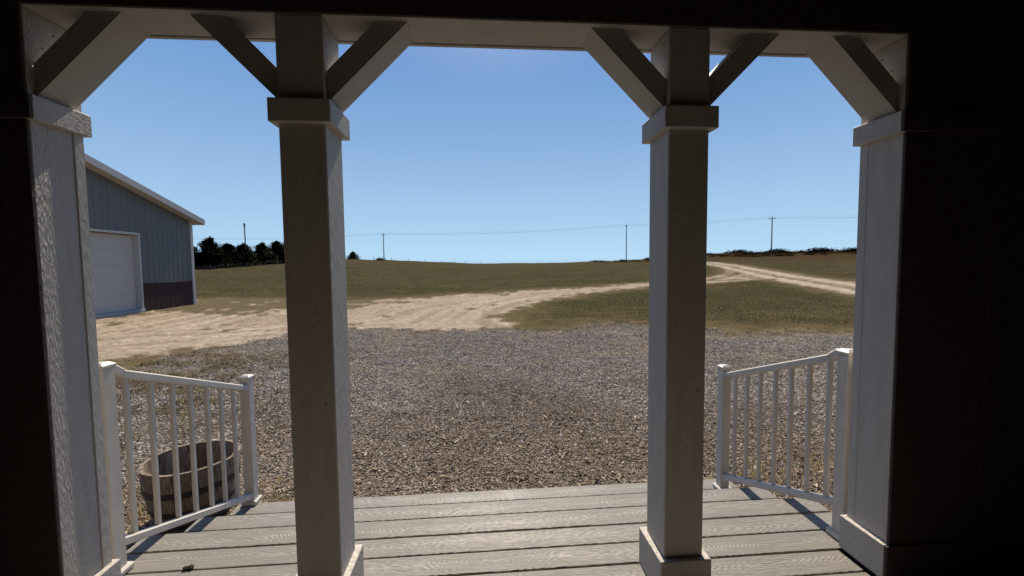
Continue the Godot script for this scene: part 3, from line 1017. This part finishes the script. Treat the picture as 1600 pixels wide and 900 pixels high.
func build_scrub() -> void:
	var xf := []
	var cols := []
	for k in 420:
		var px := rng.randf_range(930.0, 1420.0)
		var d0 := px_dir(px, 400.0)
		var az := rad_to_deg(atan2(d0.x, -d0.z))
		var ridge := smooth_between(RD, az)
		var d := ridge * rng.randf_range(0.86, 1.02) if k < 46 else ridge * rng.randf_range(0.70, 0.99)
		var x := EYE.x + sin(deg_to_rad(az)) * d
		var z := EYE.z - cos(deg_to_rad(az)) * d
		var s := rng.randf_range(0.4, 1.7) * (1.25 if k < 46 else 0.9) * (1.0 if px > 1080 else 0.6) * (1.0 if k < 46 else 0.6)
		xf.append(Transform3D(Basis(Vector3.UP, rng.randf() * TAU).scaled(Vector3(s * 1.7, s * 0.75, s * 1.7)), Vector3(x, land(x, z) - 0.15, z)))
		var c := Color(0.036, 0.038, 0.020)
		cols.append(c * rng.randf_range(0.8, 1.5) if k < 46 or rng.randf() < 0.22 else Color(0.125, 0.072, 0.040).lerp(Color(0.10, 0.078, 0.040), rng.randf()) * rng.randf_range(0.8, 1.2))
	scatter("ridge_scrub", bush_mesh(320), mats.blade, xf, cols)
	for b in [[594.0, 150.0, 1.1, "small dark bush at the foot of the utility pole in the middle field"], [1216.0, 146.0, 0.9, "low dark shrub on the slope right of the forked utility pole"]]:
		var d0 := px_dir(b[0], 405.0)
		var az := atan2(d0.x, -d0.z)
		var x: float = EYE.x + sin(az) * b[1]
		var z: float = EYE.z - cos(az) * b[1]
		var o := obj("bush", bush_mesh(500), mats.scrub)
		o.position = Vector3(x, ground_at(x, z) - 0.1, z)
		o.scale = Vector3(b[2] * 1.5, b[2], b[2] * 1.5)
		tag(o, b[3], "bush")

func stone_mesh(seed_value: int) -> ArrayMesh:
	var r := RandomNumberGenerator.new()
	r.seed = seed_value
	var st := st_new()
	var ring := []
	for j in 2:
		for i in 5:
			var a := TAU * (i + 0.5 * j) / 5.0 + r.randf_range(-0.3, 0.3)
			var q := r.randf_range(0.7, 1.1)
			ring.append(Vector3(cos(a) * q, (0.34 if j else -0.30) + r.randf_range(-0.15, 0.15), sin(a) * q * r.randf_range(0.7, 1.0)))
	var top := Vector3(r.randf_range(-0.2, 0.2), 0.72, r.randf_range(-0.2, 0.2))
	for i in 5:
		var a: Vector3 = ring[i]
		var b: Vector3 = ring[(i + 1) % 5]
		var c: Vector3 = ring[5 + i]
		var d: Vector3 = ring[5 + (i + 1) % 5]
		tri(st, a, b, c, a + b + c)
		tri(st, b, d, c, b + d + c)
		tri(st, c, d, top, c + d + top)
	return st.commit()

func build_loose_cover() -> void:
	var lists := [[], [], []]
	var tints := [[], [], []]
	var chips := []
	var chip_tints := []
	# gravel close to the steps: pieces one can see singly
	for k in 270000:
		var az := deg_to_rad(rng.randf_range(-46.0, 47.0))
		var d := sqrt(rng.randf_range(2.6 * 2.6, 13.0 * 13.0)) if k % 2 else rng.randf_range(2.6, 8.5)
		var p := Vector2(EYE.x + sin(az) * d, EYE.z - cos(az) * d)
		if p.x > -1.80 and p.x < 1.93 and p.y > -1.50:
			continue
		var key := cover(p, d)
		if key.x > 0.25 or rng.randf() < sandiness(p, d, key) * 0.85:
			continue
		var n1 := noise_a.get_noise_2d(p.x * 1.7 + 50.0, p.y * 1.7)
		var n3 := noise_c.get_noise_2d(p.x, p.y)
		var brown := smoothstep(7.0, 4.0, d + n1 * 2.2 + n3 * 1.5)
		var y := GROUND + lift(p, d, key)
		var s := rng.randf_range(0.0042, 0.0112) * (1.0 + 0.05 * maxf(0.0, d - 5.0)) * (1.6 if rng.randf() < 0.12 else (2.3 if rng.randf() < 0.012 else 1.0))
		var tone := rng.randf()
		if rng.randf() < 0.75 * smoothstep(-2.6, -4.4, p.x + n1 * 1.6) * smoothstep(-8.2, -6.4, p.y) * smoothstep(-0.25, 0.3, noise_b.get_noise_2d(p.x + 31.0, p.y) + n1 * 0.6):
			continue
		if rng.randf() < brown * 0.7:
			# dead leaves and wood chips
			var w := Basis(Vector3(rng.randfn(), rng.randfn() * 3.0, rng.randfn()).normalized(), rng.randf() * TAU).scaled(Vector3.ONE * s * 1.5)
			w = Basis(Vector3.UP, rng.randf() * TAU) * Basis(Vector3.RIGHT, rng.randf_range(-0.5, 0.5)) * Basis(Vector3.FORWARD, rng.randf_range(-0.5, 0.5))
			chips.append(Transform3D(w.scaled(Vector3.ONE * s * 1.7), Vector3(p.x, y + s * 0.5, p.y)))
			var c := Color(0.105, 0.082, 0.062).lerp(Color(0.48, 0.385, 0.290), tone)
			chip_tints.append(c if rng.randf() < 0.94 else Color(0.48, 0.42, 0.33))
		else:
			var w := Basis(Vector3.UP, rng.randf() * TAU) * Basis(Vector3.RIGHT, rng.randf_range(-0.4, 0.4))
			lists[k % 3].append(Transform3D(w.scaled(Vector3.ONE * s), Vector3(p.x, y + s * 0.15, p.y)))
			var c := Color(0.110, 0.090, 0.073).lerp(Color(0.70, 0.590, 0.470), tone * sqrt(tone))
			c = c.lerp(Color(0.30, 0.245, 0.195), brown * 0.45)
			tints[k % 3].append(c if rng.randf() < 0.985 else Color(0.55, 0.53, 0.49))
	for k in 3:
		scatter("gravel_stones", stone_mesh(500 + k), mats.tinted, lists[k], tints[k])
	var st := st_new()
	var l := [Vector3(-1, 0, 0), Vector3(-0.2, 0.18, 0.42), Vector3(1.0, 0.05, 0.1), Vector3(0.0, 0.2, -0.38)]
	quad(st, l[0], l[1], l[2], l[3], Vector3.UP)
	# matted straw in patches near the steps
	for k in 60000:
		var p := Vector2(rng.randf_range(-4.8, 5.2), rng.randf_range(-6.5, -0.4))
		if p.x > -1.80 and p.x < 1.93 and p.y > -1.50:
			continue
		if noise_a.get_noise_2d(p.x * 4.0 + 11.0, p.y * 4.0) + 0.25 * rng.randf() < 0.20 - 0.12 * smoothstep(-2.4, -1.6, p.y) - 0.10 * smoothstep(1.9, 2.6, p.x):
			continue
		var q := Basis(Vector3.UP, rng.randf() * TAU) * Basis(Vector3.FORWARD, rng.randf_range(-0.35, 0.35))
		var s := rng.randf_range(0.008, 0.022)
		chips.append(Transform3D(q.scaled(Vector3(s, s, s)) * Basis.from_scale(Vector3(1.3, 0.6, 0.22)), Vector3(p.x, GROUND + lift(p, 3.0, Vector3(-2, 2, 0.5)) + rng.randf_range(0.006, 0.022), p.y)))
		chip_tints.append(Color(0.22, 0.160, 0.098).lerp(Color(0.38, 0.30, 0.19), rng.randf()))
	scatter("leaf_litter", st.commit(), mats.blade, chips, chip_tints)
	# grass: tufts of blades, as dense as they can be told apart
	var tuft := st_new()
	for k in 9:
		var a := rng.randf() * TAU
		var lean := rng.randf_range(0.15, 0.75)
		var base := Vector3(rng.randfn() * 0.3, 0, rng.randfn() * 0.3)
		var tip := base + Vector3(cos(a) * lean, rng.randf_range(0.6, 1.1), sin(a) * lean)
		var side := Vector3(-sin(a), 0, cos(a)) * 0.06
		for q in [base + side, base - side, tip]:
			tuft.set_normal(Vector3(cos(a) * 0.35, 1.0, sin(a) * 0.35).normalized())
			tuft.set_uv(Vector2.ZERO)
			tuft.add_vertex(q)
	var tuft_mesh := tuft.commit()
	var gx := []
	var gc := []
	for k in 230000:
		var az := deg_to_rad(rng.randf_range(-46.0, 47.0))
		var d := 9.0 * pow(17.0, rng.randf())
		var p := Vector2(EYE.x + sin(az) * d, EYE.z - cos(az) * d)
		if p.x < -13.6 and p.y > -20.4:
			continue
		var key := cover(p, d)
		var n1 := noise_a.get_noise_2d(p.x * 1.7 + 50.0, p.y * 1.7)
		var n2 := noise_b.get_noise_2d(p.x + 31.0, p.y)
		var scale_up := 1.0
		var weedy := false
		if key.x < 0.15 or key.y < 0.1:
			weedy = key.x > 0.0 and key.y < 0.0 and smoothstep(0.20, 0.42, weediness(p, key, n1, n2)) > rng.randf()
			if not weedy:
				continue
			scale_up = 0.7
		var s := rng.randf_range(0.028, 0.055) * (1.0 + d / 110.0) * scale_up * lerpf(0.35, 1.0, smoothstep(0.0, 2.4, minf(key.x, key.y)))
		gx.append(Transform3D(Basis(Vector3.UP, rng.randf() * TAU).scaled(Vector3(s * 1.6, s, s * 1.6)), Vector3(p.x, land(p.x, p.y) + lift(p, d, key) - 0.005, p.y)))
		var c := ground_colour(p, d, key) * rng.randf_range(0.92, 1.22)
		if weedy:
			c = Color(0.14, 0.105, 0.055) * rng.randf_range(0.7, 1.3)
		elif rng.randf() < 0.06:
			c = c.lerp(Color(0.19, 0.155, 0.09), 0.5)
		gc.append(c)
	for k in 5000:
		var p := Vector2(rng.randf_range(-6.6, -2.6), rng.randf_range(-7.8, -1.8))
		var n1 := noise_a.get_noise_2d(p.x * 1.7 + 50.0, p.y * 1.7)
		if rng.randf() > smoothstep(-2.6, -4.4, p.x + n1 * 1.6) * smoothstep(-0.25, 0.3, noise_b.get_noise_2d(p.x + 31.0, p.y) + n1 * 0.6):
			continue
		var s := rng.randf_range(0.03, 0.06)
		gx.append(Transform3D(Basis(Vector3.UP, rng.randf() * TAU).scaled(Vector3(s * 1.5, s, s * 1.5)), Vector3(p.x, GROUND, p.y)))
		gc.append(Color(0.135, 0.108, 0.064) * rng.randf_range(0.7, 1.3))
	# dry grass at the foot of the steps and beside the railings
	for k in 7500:
		var p := Vector2(rng.randf_range(-3.4, 3.6), rng.randf_range(-2.1, -0.2))
		if p.x > -1.80 and p.x < 1.93 and p.y > -1.49:
			continue
		if Vector2(p.x + 2.19, p.y + 1.65).length() < 0.27:
			continue
		if absf(p.x) < 1.75 and p.x > -1.35:
			continue
		var near := 0.5 if p.x < 0.0 else 0.72
		if noise_b.get_noise_2d(p.x * 3.0, p.y * 3.0) * 0.9 + near * 0.75 < rng.randf():
			continue
		var s := rng.randf_range(0.02, 0.055)
		gx.append(Transform3D(Basis(Vector3.UP, rng.randf() * TAU).scaled(Vector3(s, s, s)), Vector3(p.x, GROUND, p.y)))
		gc.append(Color(0.24, 0.175, 0.095) * rng.randf_range(0.6, 1.2) if rng.randf() < 0.93 else Color(0.10, 0.14, 0.05))
	scatter("grass_tufts", tuft_mesh, mats.blade, gx, gc)

# ---------------------------------------------------------------- poles, wires, fence
func place(px: float, d: float) -> Vector3:
	var d0 := px_dir(px, 405.0)
	var az := atan2(d0.x, -d0.z)
	var x := EYE.x + sin(az) * d
	var z := EYE.z - cos(az) * d
	return Vector3(x, land(x, z), z)

func build_poles() -> void:
	var poles := [
		[296.0, 178.0, 372.0, 0.15, true, "utility pole with crossarm, almost hidden behind the shed corner"],
		[600.0, 158.0, 365.0, 0.05, true, "grey utility pole with short crossarm on the middle field skyline"],
		[978.5, 150.0, 351.5, 0.9, true, "bare-looking utility pole just left of the right free-standing column"],
		[1205.0, 140.0, 339.0, 0.05, true, "utility pole with forked top on the brown hillside at right"],
		[1560.0, 150.0, 330.0, 0.05, true, "utility pole behind the dark porch wall at right"]]
	var tops := []
	for p in poles:
		var at := place(p[0], p[1])
		var dir := px_dir(p[0], p[2])
		var tall: float = EYE.y + dir.y / Vector2(dir.x, dir.z).length() * p[1] - at.y
		var line := Vector3(1, 0, 0.12).normalized()
		var t := thing("utility_pole", p[5], "utility pole", at, "utility poles along the far line")
		var st := st_new()
		tube(st, Vector3(0, -0.3, 0), Vector3(0, tall, 0), 0.17, 0.12, 9)
		obj("pole", st.commit(), mats.pole_wood, t)
		var arm := Vector3(-line.z, 0, line.x)
		if p[3] < 0.5:
			arm = (arm * 0.6 + line * 0.9).normalized()
		st = st_new()
		bar(st, Vector3(0, tall - 0.55, 0) - arm * 0.95, Vector3(0, tall - 0.55, 0) + arm * 0.95, 0.11, 0.12, 0.01)
		obj("crossarm", st.commit(), mats.pole_wood, t)
		for s in [-0.85, 0.85]:
			st = st_new()
			tube(st, Vector3(0, tall - 0.49, 0) + arm * s, Vector3(0, tall - 0.22, 0) + arm * s, 0.07, 0.05, 7)
			obj("insulator", st.commit(), mats.insulator, t)
		st = st_new()
		tube(st, Vector3(0, tall, 0), Vector3(0, tall + 0.3, 0), 0.06, 0.045, 7)
		obj("insulator", st.commit(), mats.insulator, t)
		tops.append([at + Vector3(0, tall + 0.28, 0), at + Vector3(0, tall - 0.24, 0) + arm * 0.85, at + Vector3(0, tall - 0.24, 0) - arm * 0.85])
	# a nearer pole that leans among the cedars
	var at := place(385.0, 133.0)
	var dir := px_dir(381.5, 349.0)
	var tall: float = EYE.y + dir.y / Vector2(dir.x, dir.z).length() * 133.0 - at.y
	var lean := thing("utility_pole", "slightly leaning dark pole rising from between the cedars at left", "utility pole", at, "utility poles along the far line")
	var st := st_new()
	tube(st, Vector3(0, -0.3, 0), Vector3(-0.12, tall - 0.8, 0), 0.18, 0.13, 9)
	obj("pole", st.commit(), mats.pole_wood, lean)
	st = st_new()
	tube(st, Vector3(-0.12, tall - 0.8, 0), Vector3(-0.14, tall, 0), 0.24, 0.22, 10)
	obj("transformer", st.commit(), mats.wire, lean)
	var spans := ["behind the cedars to the middle pole", "across the gap between the two free-standing columns", "behind the right free-standing column", "from the hillside pole off to the right"]
	for i in tops.size() - 1:
		var w := thing("power_line", "thin sagging power line " + spans[i], "power line", tops[i][0], "power lines on the far poles")
		for k in 3:
			st = st_new()
			var a: Vector3 = tops[i][k] - tops[i][0]
			var b: Vector3 = tops[i + 1][k] - tops[i][0]
			var sag := 0.012 * (b - a).length()
			var last := a
			for j in range(1, 17):
				var u := j / 16.0
				var q := a.lerp(b, u) - Vector3(0, sag * 4.0 * u * (1.0 - u), 0)
				tube(st, last, q, 0.013, 0.013, 4, false)
				last = q
			obj("wire", st.commit(), mats.wire, w)

func build_fence() -> void:
	var lines := [
		[[300, 96.0], [328, 100.0], [356, 106.0], [386, 112.0], [414, 120.0], [440, 126.0]],
		[[557, 142.0], [584, 144.0], [612, 147.0], [638, 151.0], [664, 156.0], [690, 162.0], [711, 168.0], [727, 174.0], [752, 182.0]],
		[[1110, 158.0], [1140, 156.0], [1172, 155.0], [1208, 154.0], [1245, 154.0], [1284, 155.0], [1325, 157.0]]]
	var says := ["post and wire fence in front of the row of cedars", "post and wire fence along the skyline of the middle field", "post and wire fence across the brown hillside at right"]
	for k in 3:
		var pts := []
		for q in lines[k]:
			pts.append(place(q[0], q[1]))
		var t := thing("wire_fence", says[k], "fence", pts[0])
		for p in pts:
			var st := st_new()
			var foot: Vector3 = p - pts[0]
			tube(st, foot - Vector3(0, 0.2, 0), foot + Vector3(rng.randf_range(-0.05, 0.05), 1.25, 0), 0.075, 0.065, 6)
			obj("post", st.commit(), mats.pole_wood, t)
		for h in [0.4, 0.75, 1.1]:
			var st := st_new()
			for i in pts.size() - 1:
				tube(st, pts[i] - pts[0] + Vector3(0, h, 0), pts[i + 1] - pts[0] + Vector3(0, h, 0), 0.0035, 0.0035, 4, false)
			obj("strand", st.commit(), mats.wire, t)

func build_small_things() -> void:
	# a dark dried clump on the deck by the left railing
	var st := SurfaceTool.new()
	for k in 9:
		var q := Basis(Vector3.UP, rng.randf() * TAU) * Basis(Vector3.RIGHT, rng.randf_range(-0.5, 0.5))
		var at := Vector3(rng.randf_range(-0.017, 0.017), 0.006, rng.randf_range(-0.008, 0.008))
		st.append_from(stone_mesh(700 + k), 0, Transform3D(q.scaled(Vector3.ONE * rng.randf_range(0.008, 0.013)), at))
	var o := obj("dried_clump", st.commit(), mats.clump)
	o.position = Vector3(-1.372, 0.001, -0.352)
	tag(o, "small dark dried clump lying on a deck board near the left railing post", "clump")

func _ready() -> void:
	rng.seed = 20240611
	# camera
	var cam := Camera3D.new()
	cam.name = "camera"
	cam.rotation_order = EULER_ORDER_YXZ
	cam.rotation = Vector3(-0.0573, -0.0779, -0.0108)
	cam.position = EYE
	cam.fov = rad_to_deg(2.0 * atan(450.0 / 656.19))
	cam.near = 0.05
	cam.far = 4000.0
	add_child(cam)
	cam.current = true
	CAM_BASIS = cam.basis
	# sky and exposure
	var env := Environment.new()
	env.background_mode = Environment.BG_SKY
	var sm := ProceduralSkyMaterial.new()
	sm.sky_top_color = Color(0.047, 0.148, 0.415).linear_to_srgb()
	sm.sky_horizon_color = Color(0.365, 0.548, 0.700).linear_to_srgb()
	sm.sky_curve = 0.235
	sm.ground_bottom_color = Color(0.09, 0.08, 0.065).linear_to_srgb()
	sm.ground_horizon_color = Color(0.30, 0.44, 0.57).linear_to_srgb()
	sm.ground_curve = 0.02
	sm.sun_angle_max = 60.0
	sm.sun_curve = 0.13
	var sky := Sky.new()
	sky.sky_material = sm
	env.sky = sky
	env.ambient_light_source = Environment.AMBIENT_SOURCE_SKY
	env.tonemap_mode = Environment.TONE_MAPPER_LINEAR
	env.tonemap_exposure = 1.35
	env.sdfgi_enabled = true
	env.ssao_enabled = true
	env.ssil_enabled = true
	var we := WorldEnvironment.new()
	we.name = "world"
	we.environment = env
	add_child(we)
	# sun: high over the field, slightly to the right
	var sun := DirectionalLight3D.new()
	sun.name = "sun"
	sun.light_color = Color(1.0, 0.95, 0.87)
	sun.light_energy = 1.6
	sun.light_angular_distance = 0.5
	sun.shadow_enabled = true
	add_child(sun)
	var towards := Vector3(0.05, 1.0, -1.0)
	sun.look_at_from_position(towards * 10.0, Vector3.ZERO, Vector3.UP)

	noise_a.seed = 3
	noise_a.frequency = 0.22
	noise_a.fractal_octaves = 3
	noise_b.seed = 8
	noise_b.frequency = 1.1
	noise_b.fractal_octaves = 3
	noise_c.seed = 15
	noise_c.frequency = 0.07
	noise_c.fractal_octaves = 2
	make_materials()

	build_ground()
	build_deck()
	build_porch_shell()
	build_shed()
	build_column(-0.7353, 0.1655, "white porch column left of centre with two angled braces, on the deck edge")
	build_column(0.7235, 0.1630, "white porch column right of centre with two angled braces, beside the right railing")
	build_half_column(X_LEFT, 1.0, "white half column with rough sunlit grain against the left dark wall")
	build_half_column(X_RIGHT, -1.0, "smooth shaded white half column against the right dark wall")
	build_railing(-1.683, -0.346, -1.475, 0.972, 0.617, [0.909, 0.366, 0.120, 0.365, -0.457], [-0.467, -0.613, -0.757, -0.896, -1.038, -1.172, -1.308], "white step railing on the left, in front of the half barrel")
	build_railing(1.773, -0.281, -1.315, 0.952, 0.625, [0.902, 0.369, 0.150, 0.380, -0.392], [-0.387, -0.517, -0.651, -0.779, -0.915, -1.045, -1.176], "white step railing on the right, beside the shaded half column")
	build_barrel()
	build_trees()
	build_scrub()
	build_poles()
	build_fence()
	build_loose_cover()
	build_small_things()
